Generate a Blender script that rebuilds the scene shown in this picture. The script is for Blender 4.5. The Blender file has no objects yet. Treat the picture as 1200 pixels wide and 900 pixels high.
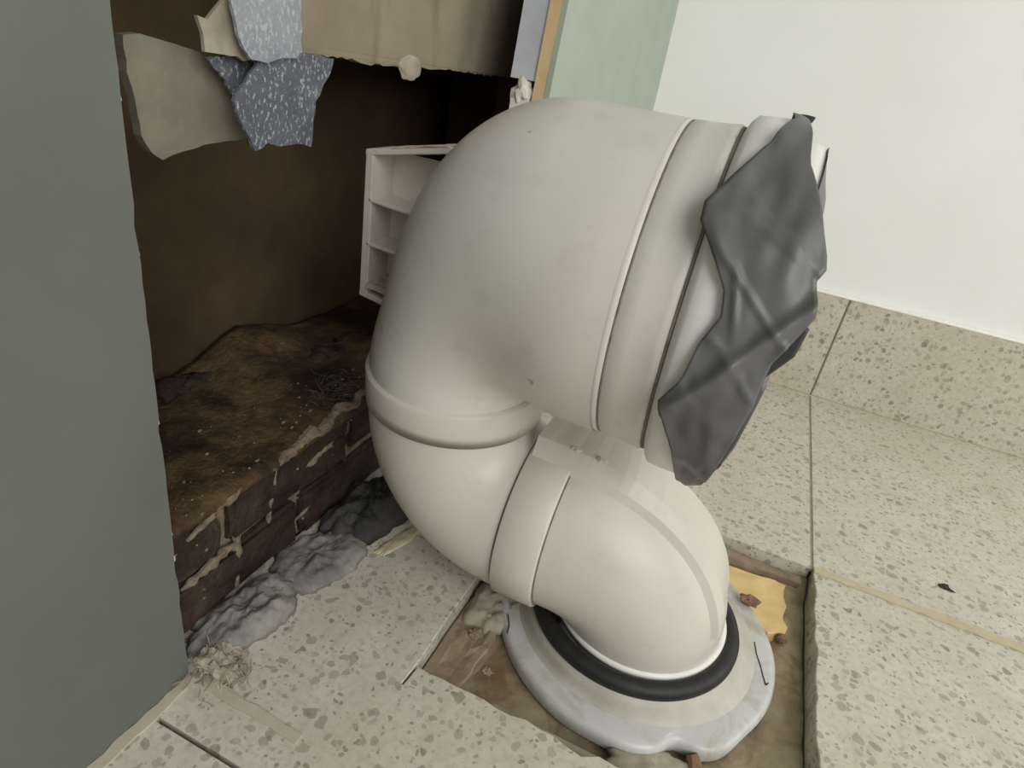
import bpy, bmesh, math, random
from mathutils import Vector, Matrix, noise as mn
from mathutils.geometry import tessellate_polygon
random.seed(7)
S = bpy.context.scene
COL = S.collection

# ------------------------------------------------------------------ camera
cam_d = bpy.data.cameras.new('camera')
cam = bpy.data.objects.new('camera', cam_d); COL.objects.link(cam)
cam_d.sensor_fit = 'HORIZONTAL'; cam_d.sensor_width = 36.0
cam_d.lens = 743.25/1200*36.0
cam_d.clip_start = 0.01; cam_d.clip_end = 50
cr = Vector((0.90725712, 0.39119789, 0.15443036))
cu = Vector((-0.30869239, 0.37000303, 0.87624584))
cf = Vector((-0.28564582, 0.84265175, -0.45644769))
M = Matrix((cr, cu, -cf)).transposed().to_4x4()
M.translation = Vector((-0.00876, -0.32898, 0.32639))
cam.matrix_world = M
S.camera = cam

# ------------------------------------------------------------------ light
w = bpy.data.worlds.new('world'); S.world = w; w.use_nodes = True
bg = w.node_tree.nodes['Background']
bg.inputs[0].default_value = (1.0, 1.0, 0.99, 1); bg.inputs[1].default_value = 0.40
def area(name, loc, target, size, power, col):
    l = bpy.data.lights.new(name, 'AREA'); l.shape = 'RECTANGLE'; l.size, l.size_y = size
    l.energy = power; l.color = col
    o = bpy.data.objects.new(name, l); COL.objects.link(o); o.location = loc
    o.rotation_euler = (Vector(target)-Vector(loc)).to_track_quat('-Z', 'Y').to_euler()
    return o
area('front_fill_light', (1.0, -0.9, 0.95), (0.05, 0.2, 0.1), (1.0, 1.0), 16.5, (1.0, 0.985, 0.95))  # added unseen area light, low at front right, for skirting and pipe front
area('right_strip_light', (1.35, 0.30, 0.62), (0.0, 0.05, 0.08), (0.5, 0.8), 4.5, (1.0, 0.99, 0.97))  # added unseen area light that brightens the right side of the pipe
S.view_settings.view_transform = 'Standard'; S.view_settings.look = 'None'
S.view_settings.exposure = 0.08; S.view_settings.gamma = 1.0
S.view_settings.use_curve_mapping = False

# ------------------------------------------------------------------ materials
def lin(c):
    return tuple(((v/255)/12.92 if v/255 <= .04045 else ((v/255+.055)/1.055)**2.4) for v in c)+(1,)
class Nt:
    def __init__(s, name):
        s.m = bpy.data.materials.new(name); s.m.use_nodes = True
        s.t = s.m.node_tree; s.n = s.t.nodes; s.b = s.n['Principled BSDF']
        s.geo = None
    def new(s, t, **k):
        x = s.n.new(t)
        for a, v in k.items(): setattr(x, a, v)
        return x
    def link(s, a, b): s.t.links.new(a, b)
    def pos(s):
        if s.geo is None: s.geo = s.new('ShaderNodeNewGeometry')
        return s.geo.outputs['Position']
    def noise(s, scale, detail=4, rough=.55, vec=None, dist=0):
        x = s.new('ShaderNodeTexNoise'); x.inputs['Scale'].default_value = scale
        x.inputs['Detail'].default_value = detail; x.inputs['Roughness'].default_value = rough
        x.inputs['Distortion'].default_value = dist
        s.link(vec if vec is not None else s.pos(), x.inputs['Vector']); return x.outputs['Fac']
    def ramp(s, fac, stops, interp='LINEAR'):
        x = s.new('ShaderNodeValToRGB'); e = x.color_ramp.elements; x.color_ramp.interpolation = interp
        while len(e) < len(stops): e.new(.5)
        for el, (p, c) in zip(e, stops):
            el.position = p; el.color = c if len(c) == 4 else lin(c)
        s.link(fac, x.inputs[0]); return x.outputs[0]
    def mix(s, fac, a, b, mode='MIX'):
        x = s.new('ShaderNodeMix', data_type='RGBA', blend_type=mode)
        for sock, v in ((x.inputs['Factor'], fac), (x.inputs[6], a), (x.inputs[7], b)):
            if isinstance(v, (int, float)): sock.default_value = v
            elif isinstance(v, tuple): sock.default_value = v if len(v) == 4 else lin(v)
            else: s.link(v, sock)
        return x.outputs[2]
    def math(s, op, a, b=0.0, clamp=False):
        x = s.new('ShaderNodeMath', operation=op, use_clamp=clamp)
        for i, v in enumerate((a, b)):
            if isinstance(v, (int, float)): x.inputs[i].default_value = v
            else: s.link(v, x.inputs[i])
        return x.outputs[0]
    def bump(s, h, strength=.3, dist=.002):
        x = s.new('ShaderNodeBump'); x.inputs['Strength'].default_value = strength
        x.inputs['Distance'].default_value = dist; s.link(h, x.inputs['Height'])
        s.link(x.outputs[0], s.b.inputs['Normal'])
    def done(s, col, rough=.5, spec=.5):
        if isinstance(col, tuple): s.b.inputs['Base Color'].default_value = col if len(col) == 4 else lin(col)
        else: s.link(col, s.b.inputs['Base Color'])
        if isinstance(rough, float): s.b.inputs['Roughness'].default_value = rough
        else: s.link(rough, s.b.inputs['Roughness'])
        s.b.inputs['Specular IOR Level'].default_value = spec
        return s.m

def simple(name, c1, c2, scale=60, rough=.6, bump=.2, bdist=.001, spec=.4, detail=5):
    k = Nt(name); f = k.noise(scale, detail)
    k.bump(k.noise(scale*3, 4), bump, bdist)
    return k.done(k.ramp(f, [(.3, c1), (.7, c2)]), rough, spec)

def terrazzo(name):
    k = Nt(name)
    base = k.ramp(k.noise(35, 5), [(.3, (192, 187, 172)), (.7, (206, 201, 187))])
    base = k.mix(k.ramp(k.noise(220, 3), [(.45, (0, 0, 0)), (.75, (255, 255, 255))]), base, (180, 174, 156))
    # distorted lookup
    nz = k.new('ShaderNodeTexNoise'); nz.inputs['Scale'].default_value = 130; k.link(k.pos(), nz.inputs['Vector'])
    vs = k.new('ShaderNodeVectorMath', operation='MULTIPLY_ADD')
    k.link(nz.outputs['Color'], vs.inputs[0]); vs.inputs[1].default_value = (.0065,)*3; k.link(k.pos(), vs.inputs[2])
    col = base
    for sc, thr, prob, seed in ((165, .34, .42, 0.0), (300, .33, .45, 3.7), (105, .30, .25, 8.1)):
        off = k.new('ShaderNodeVectorMath', operation='ADD'); k.link(vs.outputs[0], off.inputs[0]); off.inputs[1].default_value = (seed, seed*.7, 0)
        v = k.new('ShaderNodeTexVoronoi'); v.inputs['Scale'].default_value = sc; k.link(off.outputs[0], v.inputs['Vector'])
        sep = k.new('ShaderNodeSeparateColor'); k.link(v.outputs['Color'], sep.inputs[0])
        t = k.math('MULTIPLY', sep.outputs[1], thr)
        t = k.math('ADD', t, thr*.45)
        inside = k.math('LESS_THAN', v.outputs['Distance'], t)
        gate = k.math('LESS_THAN', sep.outputs[0], prob)
        m = k.math('MULTIPLY', inside, gate)
        cc = k.ramp(sep.outputs[2], [(0, (112, 106, 94)), (.25, (142, 136, 121)), (.6, (160, 153, 138)), (.85, (168, 160, 144)), (1, (198, 192, 178))])
        m = k.math('MULTIPLY', m, .72)
        col = k.mix(m, col, cc)
    # soiling: an ochre film that gathers in broad patches
    col = k.mix(k.math('MULTIPLY', k.ramp(k.noise(5.5, 3), [(.45, (0, 0, 0)), (.7, (255, 255, 255))]), .30), col, (176, 162, 136))
    k.bump(k.noise(300, 3), .08, .0006)
    return k.done(col, k.ramp(k.noise(25, 4), [(.3, (105, 105, 105)), (.7, (150, 150, 150))]), .4)

def pipe_mat(name, c1, c2, dirt=(122, 112, 98), amount=.55):
    k = Nt(name)
    col = k.ramp(k.noise(14, 5), [(.3, c1), (.7, c2)])
    # scuffs and dirt specks
    v = k.new('ShaderNodeTexVoronoi'); v.inputs['Scale'].default_value = 70
    nz = k.new('ShaderNodeTexNoise'); nz.inputs['Scale'].default_value = 200; k.link(k.pos(), nz.inputs['Vector'])
    vs = k.new('ShaderNodeVectorMath', operation='MULTIPLY_ADD')
    k.link(nz.outputs['Color'], vs.inputs[0]); vs.inputs[1].default_value = (.006,)*3; k.link(k.pos(), vs.inputs[2])
    k.link(vs.outputs[0], v.inputs['Vector'])
    sep = k.new('ShaderNodeSeparateColor'); k.link(v.outputs['Color'], sep.inputs[0])
    spot = k.math('MULTIPLY', k.math('LESS_THAN', v.outputs['Distance'], k.math('MULTIPLY', sep.outputs[1], .17)),
                  k.math('LESS_THAN', sep.outputs[0], .20))
    patch = k.ramp(k.noise(18, 2), [(.46, (0, 0, 0)), (.54, (255, 255, 255))])
    spot = k.math('MULTIPLY', spot, patch)
    col = k.mix(k.math('MULTIPLY', spot, amount), col, dirt)
    col = k.mix(k.math('MULTIPLY', k.ramp(k.noise(45, 7, .7), [(.55, (0, 0, 0)), (.75, (255, 255, 255))]), .18), col, dirt)
    k.bump(k.noise(140, 3), .05, .0005)
    return k.done(col, k.ramp(k.noise(30, 4), [(.3, (140, 140, 140)), (.7, (175, 175, 175))]), .28)

MT = {}
MT['terrazzo'] = terrazzo('terrazzo')
MT['grout'] = simple('grout', (142, 136, 118), (158, 150, 130), 80, .8)
MT['grout_tan'] = simple('grout_tan', (184, 170, 140), (198, 186, 158), 60, .7)
MT['grout_green'] = simple('grout_green', (174, 169, 148), (188, 183, 165), 60, .7)
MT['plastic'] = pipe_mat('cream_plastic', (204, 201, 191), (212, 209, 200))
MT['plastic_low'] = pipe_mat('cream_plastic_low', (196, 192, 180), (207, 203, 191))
MT['plastic_white'] = pipe_mat('white_plastic', (226, 224, 216), (236, 234, 228), amount=.2)
MT['bracket'] = simple('bracket_plastic', (196, 191, 178), (208, 203, 191), 40, .5, .05)
MT['bracket_dirt'] = simple('bracket_dust', (150, 128, 104), (214, 202, 184), 110, .85, .4)
MT['seam'] = simple('seam_grime', (104, 98, 86), (136, 129, 115), 150, .7)
MT['rubber'] = simple('black_rubber', (24, 24, 25), (40, 40, 40), 90, .55, .1)
MT['tape'] = simple('grey_tape', (88, 88, 87), (99, 99, 97), 30, .45, .05, .0004, .5)
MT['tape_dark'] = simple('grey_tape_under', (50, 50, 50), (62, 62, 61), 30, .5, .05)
MT['wall_white'] = simple('white_paint', (234, 234, 229), (240, 240, 236), 8, .75, .06, .0006)
MT['wall_edge'] = simple('white_filler', (238, 237, 230), (246, 245, 240), 40, .7)
def green_wall():
    k = Nt('grey_green_paint')
    col = k.ramp(k.noise(9, 4), [(.3, (95, 99, 91)), (.7, (103, 106, 98))])
    col = k.mix(k.ramp(k.noise(5, 2), [(.5, (0, 0, 0)), (.75, (120, 120, 120))]), col, (99, 100, 103))
    k.bump(k.noise(160, 4), .12, .0008)
    return k.done(col, .55, .3)
MT['wall_green'] = green_wall()
MT['far_green'] = simple('pale_green_paint', (152, 167, 150), (164, 173, 160), 22, .6, .12)
MT['raw_edge'] = simple('ragged_paint_edge', (150, 150, 138), (206, 204, 192), 200, .8, .4)
MT['batten'] = simple('tan_gypsum_edge', (196, 166, 122), (214, 188, 148), 50, .75, .3)
MT['blue_edge'] = simple('blue_grey_paint', (172, 176, 184), (190, 194, 200), 40, .65, .2)
MT['filler_white'] = simple('white_plaster', (206, 202, 190), (228, 224, 212), 90, .85, .4)
def brown_board():
    k = Nt('brown_fibre_board')
    col = k.ramp(k.noise(18, 6, .6), [(.25, (126, 116, 98)), (.5, (138, 128, 109)), (.8, (148, 138, 118))])
    mp = k.new('ShaderNodeMapping'); k.link(k.pos(), mp.inputs['Vector']); mp.inputs['Scale'].default_value = (1, 1, .12)
    col = k.mix(k.ramp(k.noise(38, 4, .6, mp.outputs[0]), [(.55, (0, 0, 0)), (.66, (170, 170, 170))]), col, (98, 84, 66))
    k.bump(k.noise(120, 5), .35, .001)
    return k.done(col, .85, .2)
MT['brown_board'] = brown_board()
def plaster_frag():
    k = Nt('grey_plaster')
    col = k.ramp(k.noise(45, 5), [(.3, (112, 107, 93)), (.7, (128, 122, 107))])
    col = k.mix(k.ramp(k.noise(28, 4, .6), [(.56, (0, 0, 0)), (.64, (150, 150, 150))]), col, (140, 130, 114))
    k.bump(k.noise(180, 5), .4, .001)
    return k.done(col, .8, .2)
MT['plaster_frag'] = plaster_frag()
def blue(name, a, b, th):
    k = Nt(name)
    col = k.ramp(k.noise(60, 6, .65), [(.3, a), (.7, b)])
    mp = k.new('ShaderNodeMapping'); k.link(k.pos(), mp.inputs['Vector']); mp.inputs['Scale'].default_value = (1, 1, .7)
    fl = k.ramp(k.noise(560, 4, .62, mp.outputs[0]), [(th, (0, 0, 0)), (th+.08, (255, 255, 255))])
    col = k.mix(k.math('MULTIPLY', fl, .8), col, (170, 173, 174))
    k.bump(k.noise(260, 5), .6, .001)
    return k.done(col, .6, .4)
MT['blue_dark'] = blue('blue_grey_flake', (74, 78, 86), (96, 100, 107), .555)
MT['blue_light'] = blue('pale_blue_flake', (124, 128, 135), (146, 149, 155), .53)
MT['cream_paper'] = simple('cream_paper', (136, 127, 110), (164, 156, 140), 80, .85, .4)
def cavity():
    k = Nt('stained_cavity_wall')
    col = k.ramp(k.noise(9, 6, .6), [(.25, (60, 48, 35)), (.5, (78, 64, 46)), (.8, (94, 78, 56))])
    col = k.mix(k.math('MULTIPLY', k.ramp(k.noise(26, 5), [(.5, (0, 0, 0)), (.8, (255, 255, 255))]), .4), col, (62, 42, 32))
    k.bump(k.noise(90, 5), .3, .0015)
    return k.done(col, .85, .15)
MT['cavity'] = cavity()
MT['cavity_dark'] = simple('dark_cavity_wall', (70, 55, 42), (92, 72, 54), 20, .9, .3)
def brickm(name, a, b, c):
    k = Nt(name)
    f = k.noise(42, 7, .62, dist=.4)
    col = k.ramp(f, [(.28, a), (.5, b), (.72, c)])
    col = k.mix(k.ramp(k.noise(13, 5, .6), [(.44, (0, 0, 0)), (.58, (225, 225, 225))]), col, (26, 18, 15))
    col = k.mix(k.ramp(k.noise(21, 5, .6, dist=.5), [(.54, (0, 0, 0)), (.68, (190, 190, 190))]), col, (58, 33, 26))
    k.bump(k.noise(130, 6, .65), 1.0, .004)
    return k.done(col, .7, .3)
MT['brick'] = brickm('dark_brick', (36, 28, 22), (58, 46, 36), (78, 66, 52))
MT['ledge_top'] = brickm('ledge_mortar', (38, 25, 20), (92, 72, 46), (116, 96, 66))
MT['mortar'] = simple('pale_mortar', (96, 80, 64), (142, 128, 110), 120, .85, .6, .002)
def rubble():
    k = Nt('grey_mortar_rubble')
    col = k.ramp(k.noise(50, 6, .65), [(.28, (96, 94, 89)), (.5, (126, 124, 118)), (.75, (158, 154, 144))])
    k.bump(k.noise(150, 6), .7, .002)
    return k.done(col, .8, .25)
MT['rubble'] = rubble()
MT['rubble_dark'] = simple('dark_mortar', (40, 40, 39), (66, 65, 62), 60, .8, .5, .002)
def pitm():
    k = Nt('pit_mortar')
    col = k.ramp(k.noise(22, 7, .65), [(.25, (120, 104, 84)), (.5, (158, 144, 118)), (.75, (182, 170, 144))])
    col = k.mix(k.math('MULTIPLY', k.ramp(k.noise(34, 5, dist=1), [(.52, (0, 0, 0)), (.64, (255, 255, 255))]), .55), col, (116, 84, 62))
    k.bump(k.noise(110, 6), .7, .002)
    return k.done(col, .85, .2)
MT['pit'] = pitm()
MT['pit_red'] = simple('reddish_mortar', (122, 104, 86), (158, 141, 120), 50, .85, .6, .002)
MT['pit_grey'] = simple('greyish_mortar', (140, 132, 114), (168, 160, 142), 40, .85, .5, .002)
MT['foam'] = simple('yellow_foam', (206, 176, 116), (224, 196, 140), 40, .7, .3)
def flange_m():
    k = Nt('flange_plastic')
    col = k.ramp(k.noise(14, 4), [(.3, (186, 187, 184)), (.7, (202, 203, 199))])
    col = k.mix(k.math('MULTIPLY', k.ramp(k.noise(24, 6, .65, dist=.6), [(.46, (0, 0, 0)), (.64, (255, 255, 255))]), .85), col, (166, 157, 136))
    k.bump(k.noise(70, 4), .1, .001)
    return k.done(col, .35, .45)
MT['flange'] = flange_m()
MT['neck'] = simple('grey_flange_neck', (170, 166, 152), (194, 191, 180), 40, .55, .1)
MT['fibre'] = simple('dust_fibre', (132, 124, 108), (176, 168, 150), 90, .9, .2)
MT['fibre_dark'] = simple('dark_dust_fibre', (62, 57, 48), (104, 97, 84), 90, .9, .2)
MT['dark'] = simple('dark_mark', (34, 30, 27), (56, 50, 44), 90, .7)
MT['slate'] = simple('slate_chip', (70, 72, 80), (92, 94, 102), 90, .6)
MT['chip_brown'] = simple('brown_chip', (112, 84, 66), (142, 112, 90), 90, .8, .4)

# ------------------------------------------------------------------ helpers
def obj(name, bm, mat, parent=None, smooth=False, mat2=None):
    me = bpy.data.meshes.new(name)
    bmesh.ops.recalc_face_normals(bm, faces=bm.faces[:])
    if smooth:
        for f in bm.faces: f.smooth = True
    bm.to_mesh(me); bm.free()
    me.materials.append(MT[mat])
    if mat2: me.materials.append(MT[mat2])
    o = bpy.data.objects.new(name, me); COL.objects.link(o)
    if parent:
        o.parent = parent
        o.matrix_parent_inverse = parent_world(parent).inverted()
    return o
def parent_world(p):
    m = Matrix.Translation(p.location)
    if p.parent: m = m  # parents below are never rotated or nested with offsets
    return m
def empty(name, loc):
    o = bpy.data.objects.new(name, None); COL.objects.link(o); o.location = loc; o.empty_display_size = .02; return o
def tag(o, label, cat, group=None):
    o['label'] = label; o['category'] = cat
    if group: o['group'] = group
    return o
def struct(o, label=None):
    o['kind'] = 'structure'
    if label: o['label'] = label
    return o
def box(bm, lo, hi, bev=0):
    r = bmesh.ops.create_cube(bm, size=1)
    lo = Vector(lo); hi = Vector(hi)
    for v in r['verts']:
        v.co = Vector([(lo[i]+hi[i])/2+v.co[i]*(hi[i]-lo[i]) for i in range(3)])
    if bev:
        es = list({e for v in r['verts'] for e in v.link_edges})
        bmesh.ops.bevel(bm, geom=es, offset=bev, segments=2, affect='EDGES')
def bmbox(lo, hi, bev=0):
    bm = bmesh.new(); box(bm, lo, hi, bev); return bm
def sweep(path, radii, n=72, cap0=False, cap1=False, ref=Vector((0, 1, 0)), bm=None, closed=False):
    bm = bm or bmesh.new(); path = [Vector(p) for p in path]; rows = []
    N = len(path)
    for i, p in enumerate(path):
        if closed: t = path[(i+1) % N]-path[i-1]
        else: t = path[min(i+1, N-1)]-path[max(i-1, 0)]
        t.normalize(); e1 = (ref-t*ref.dot(t)).normalized(); e2 = t.cross(e1)
        r = radii[i] if hasattr(radii, '__len__') else radii
        rows.append([bm.verts.new(p+r*(math.cos(a)*e1+math.sin(a)*e2)) for a in [2*math.pi*j/n for j in range(n)]])
    for i in range(N if closed else N-1):
        a, b = rows[i], rows[(i+1) % N]
        for j in range(n): bm.faces.new((a[j], a[(j+1) % n], b[(j+1) % n], b[j]))
    if cap0: bm.faces.new(rows[0])
    if cap1: bm.faces.new(rows[-1])
    return bm
def bez(a, b, c, d, n):
    a, b, c, d = map(Vector, (a, b, c, d))
    return [(1-t)**3*a+3*(1-t)**2*t*b+3*(1-t)*t*t*c+t**3*d for t in [i/n for i in range(n+1)]]
def ring(center, axis, R, r, n=80, m=8, bm=None):
    axis = Vector(axis).normalized(); ref = Vector((0, 1, 0)) if abs(axis.y) < .9 else Vector((0, 0, 1))
    e1 = (ref-axis*ref.dot(axis)).normalized(); e2 = axis.cross(e1); c = Vector(center)
    path = [c+R*(math.cos(a)*e1+math.sin(a)*e2) for a in [2*math.pi*i/n for i in range(n)]]
    return sweep(path, r, m, ref=axis, bm=bm, closed=True)
def jag(pts, step, amp, seed, keep=None):
    """resample a closed outline with small torn-edge jitter; keep = set of edge indices left straight"""
    out = []; n = len(pts); rnd = random.Random(seed)
    for i in range(n):
        a = Vector(pts[i]); b = Vector(pts[(i+1) % n]); L = (b-a).length
        k = max(1, int(L/step)) if not (keep and i in keep) else 1
        nr = Vector((-(b-a).y, (b-a).x))/max(L, 1e-6)
        for j in range(k):
            p = a.lerp(b, j/k)
            if j: p = p+nr*rnd.uniform(-amp, amp)
            out.append(p)
    return out
def prism(pts, lo, hi, fn, bev=0, subdiv=0):
    """outline -> solid with a chamfered top rim; fn(u, v, h) places a point; returns a bmesh"""
    bm = bmesh.new(); n = len(pts); P = [Vector((p[0], p[1])) for p in pts]
    area2 = sum(P[i].x*P[(i+1) % n].y-P[(i+1) % n].x*P[i].y for i in range(n))
    sg = 1 if area2 > 0 else -1
    I = []
    for i in range(n):
        d = P[(i+1) % n]-P[i-1]
        d = Vector((-d.y, d.x)).normalized()*sg if d.length > 1e-9 else Vector((0, 0))
        I.append(P[i]+d*bev)
    rings = [[bm.verts.new(fn(p.x, p.y, lo)) for p in P]]
    if bev:
        rings.append([bm.verts.new(fn(p.x, p.y, hi-bev)) for p in P]); rings.append([bm.verts.new(fn(p.x, p.y, hi)) for p in I])
    else: rings.append([bm.verts.new(fn(p.x, p.y, hi)) for p in P])
    for a, b in zip(rings, rings[1:]):
        for i in range(n): bm.faces.new((a[i], a[(i+1) % n], b[(i+1) % n], b[i]))
    for R_, Q in ((rings[0], P), (rings[-1], I if bev else P)):
        for t in tessellate_polygon([[Vector((p.x, p.y, 0)) for p in Q]]):
            try: bm.faces.new([R_[k] for k in t])
            except ValueError: pass
    if subdiv:
        bmesh.ops.subdivide_edges(bm, edges=bm.edges[:], cuts=subdiv, use_grid_fill=True)
    return bm
def rough(bm, amp, scale, seed=0, axis=None):
    for v in bm.verts:
        d = mn.noise_vector(v.co*scale+Vector((seed*7.3, seed*3.1, seed)))*amp
        if axis is not None: d = Vector(axis)*d.x
        v.co += d
    return bm
def lump(c, size, seed, sub=3, amp=.35, floor=None):
    bm = bmesh.new(); bmesh.ops.create_icosphere(bm, subdivisions=sub, radius=1)
    for v in bm.verts:
        n = v.co.normalized()
        k = 1+amp*mn.noise(n*1.6+Vector((seed*5.1, seed, 0)))+amp*.5*mn.noise(n*4+Vector((seed, 2, seed)))
        v.co = Vector((c[0]+n.x*size[0]*k, c[1]+n.y*size[1]*k, c[2]+n.z*size[2]*k))
        if floor is not None and v.co.z < floor: v.co.z = floor
    return bm
def heightgrid(x0, x1, y0, y1, nx, ny, h, base):
    bm = bmesh.new(); top = []; 
    for i in range(nx+1):
        x = x0+(x1-x0)*i/nx
        top.append([bm.verts.new((x, y0+(y1-y0)*j/ny, h(x, y0+(y1-y0)*j/ny))) for j in range(ny+1)])
    for i in range(nx):
        for j in range(ny): bm.faces.new((top[i][j], top[i+1][j], top[i+1][j+1], top[i][j+1]))
    loop = [top[i][0] for i in range(nx+1)]+[top[nx][j] for j in range(1, ny+1)]+[top[i][ny] for i in range(nx-1, -1, -1)]+[top[0][j] for j in range(ny-1, 0, -1)]
    bot = [bm.verts.new((v.co.x, v.co.y, base)) for v in loop]
    n = len(loop)
    for i in range(n): bm.faces.new((loop[i], loop[(i+1) % n], bot[(i+1) % n], bot[i]))
    bm.faces.new(bot)
    return bm

def mound(c, rx, ry, ang, H, z0, seed, nr=16, na=64, rag=.28):
    """a low crusted heap with a ragged outline and a broken, lumpy top"""
    bm = bmesh.new(); ca, sa = math.cos(math.radians(ang)), math.sin(math.radians(ang))
    mid = bm.verts.new((c[0], c[1], z0+H)); rows = []
    for i in range(1, nr+1):
        u = i/nr; row = []
        for j in range(na):
            t = 2*math.pi*j/na
            k = 1+rag*mn.noise(Vector((math.cos(t)*1.7, math.sin(t)*1.7, seed)))+rag*.45*mn.noise(Vector((math.cos(t)*6, math.sin(t)*6, seed+3)))
            a, b = rx*u*k*math.cos(t), ry*u*k*math.sin(t); x, y = c[0]+a*ca-b*sa, c[1]+a*sa+b*ca
            e = (1-u**4)**.6
            h = H*e*(1+.55*mn.noise(Vector((x*60, y*60, seed)))+.35*mn.noise(Vector((x*170, y*170, seed)))+.18*mn.noise(Vector((x*420, y*420, seed))))
            row.append(bm.verts.new((x, y, z0+max(h, 0) if i < nr else z0-.0006)))
        rows.append(row)
    for j in range(na): bm.faces.new((mid, rows[0][j], rows[0][(j+1) % na]))
    for a, b in zip(rows, rows[1:]):
        for j in range(na): bm.faces.new((a[j], b[j], b[(j+1) % na], a[(j+1) % na]))
    bm.faces.new(rows[-1])
    return bm

# ------------------------------------------------------------------ floor
XW = -0.220          # face of the left wall
PX0, PX1, PY0, PY1 = -0.1165, 0.1105, -0.0960, 0.1400     # the opened pit
T = 0.018            # tile thickness
floor = struct(empty('floor', (0, 0, -.05)), 'terrazzo tiled floor with a square pit opened around the drain')
bm = bmesh.new()
for lo, hi in (((-.60, -1.2, -.05), (PX0-.001, .62, -T)), ((PX1+.001, -1.2, -.05), (1.6, .62, -T)),
               ((PX0-.001, -1.2, -.05), (PX1+.001, PY0-.001, -T)), ((PX0-.001, PY1+.001, -.05), (PX1+.001, .62, -T)),
               ((PX0-.001, PY0-.001, -.05), (PX1+.001, PY1+.001, -.034))):
    box(bm, lo, hi)
obj('screed', bm, 'grout', floor)
bm = bmesh.new()
flat = lambda u, v, h: Vector((u, v, h))
g = .0011
def tile(pts): obj('tile', prism(pts, -T, 0, flat, .0006), 'terrazzo', floor)
rect = lambda a, b, c, d: [(a+g, b+g), (c-g, b+g), (c-g, d-g), (a+g, d-g)]
ys = [PY1, .512]
rn = random.Random(3)
def nick(x, y0, y1, n, amp):
    return [(x+(abs(rn.gauss(0, 1))*amp if 0 < i < n else 0), y0+(y1-y0)*i/n) for i in range(n+1)]
# broken near-left tile wraps the pit as an L with a small saw cut at the corner
nearedge = [(PX0+.0012+(PX1-PX0)*i/26, PY0+rn.uniform(-.0012, .0012)+(-.004 if i in (11, 12) else 0)) for i in range(1, 27)]
L = [(-.245, -.1885), (PX1-g, -.1885)]+list(reversed(nearedge))[1:]
L += [(PX0+.0016, PY0), (PX0+.0002, PY0-.0150), (PX0-.0008, PY0-.0150), (PX0+.0002, PY0+.001)]
L += [(PX0-.0005+rn.uniform(-.0006, .0006), PY0+(PY1-PY0)*i/12) for i in range(1, 12)]+[(PX0, PY1-g), (-.245, PY1-g)]
tile(L)
tile([(-.245, PY1+g)]+[(-.245+(PX1-g+.245)*i/30, PY1+g+(rn.uniform(0, .0012) if 12 < i < 30 else 0)) for i in range(1, 31)]+[(PX1-g, .505), (-.245, .505)])
# right-hand tile next to the pit has a chipped edge
tile(nick(PX1+g, PY1-g, -.2449, 60, .0009)+[(.5105-g, -.2449), (.5105-g, PY1-g)])
tile(rect(PX1, PY1, .5105, .505))
tile(rect(.5105, -.246, .9105, PY1)); tile(rect(.5105, PY1, .9105, .505)); tile(rect(.9105, -.246, 1.31, PY1)); tile(rect(.9105, PY1, 1.31, .505))
for x0, x1 in ((-.245, PX1), (PX1, .5105), (.5105, .9105), (.9105, 1.31)):
    y1 = -.1885-.0012 if x0 < 0 else -.246
    tile(rect(x0, y1-.40, x1, y1)); tile(rect(x0, y1-.80, x1, y1-.40))
# grout left in the joints, smeared over the tile edges
def smear(pts, mat, h, seed):
    bm = prism(jag(pts, .006, .0007, seed), -.004, h, flat)
    return obj('grout_smear', bm, mat, floor)
smear([(.1120, .1365), (.60, .1310), (.60, .1450), (.1120, .1440)], 'grout_tan', .0011, 1)
smear([(-.205, -.1600), (-.1450, -.1620), (-.1450, -.1675), (-.205, -.1660)], 'grout_green', .0009, 2)
smear([(-.2195, -.30), (-.2130, -.30), (-.2140, -.1700), (-.2195, -.1660)], 'grout_green', .0012, 5)
smear([(-.172, .5028), (1.30, .5028), (1.30, .5062), (-.172, .5062)], 'grout_tan', .0010, 8)
smear([(PX1-.0014, .142), (PX1+.0014, .142), (PX1+.0014, .50), (PX1-.0014, .50)], 'grout', -.0008, 3)
# pit bed: rough mortar in several tones
def pit_h(x, y):
    h = -.0235+.0035*mn.noise(Vector((x*38, y*38, 1)))+.0018*mn.noise(Vector((x*120, y*120, 4)))
    d = PY1-y
    if d < .03: h += .008*max(0, 1-d/.022)
    if PX1-x < .030: h += .0060*min(1, (.030-(PX1-x))/.012)
    if x-PX0 < .03 and y > -.05: h += .004
    return h
obj('pit_bed', heightgrid(PX0+.0004, PX1-.0004, PY0+.0022, PY1-.0004, 60, 60, pit_h, -.0338), 'pit', floor, True)
obj('pit_wall', rough(prism([(-.02, PY1-.0105), (PX1-.006, PY1-.0105), (PX1-.006, PY1-.0008), (-.02, PY1-.0008)], -.030, -.0085, flat, .001, 5), .0030, 95, 3), 'pit_red', floor)
obj('pit_wall', rough(prism([(PX0+.0014, PY0+.008), (PX0+.026, PY0+.004), (PX0+.030, PY0+.05), (PX0+.018, PY1-.10), (PX0+.0014, PY1-.11)], -.030, -.0125, flat, .001, 5), .0034, 85, 5), 'pit_red', floor)
obj('pit_wall', rough(prism([(PX0+.03, PY0+.0024), (PX1-.008, PY0+.0024), (PX1-.03, PY0+.010), (PX0+.05, PY0+.012)], -.030, -.0145, flat, .001, 4), .0015, 70, 6), 'pit_grey', floor)

obj('mortar_patch', mound((-.0960, -.0120, 0), .020, .034, -8, .0075, -.0135, 11, 16, 56), 'pit_grey', floor, True)
obj('mortar_patch', mound((.030, -.0760, 0), .030, .012, 14, .0035, -.0160, 12, 12, 48), 'pit_grey', floor, True)

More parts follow.
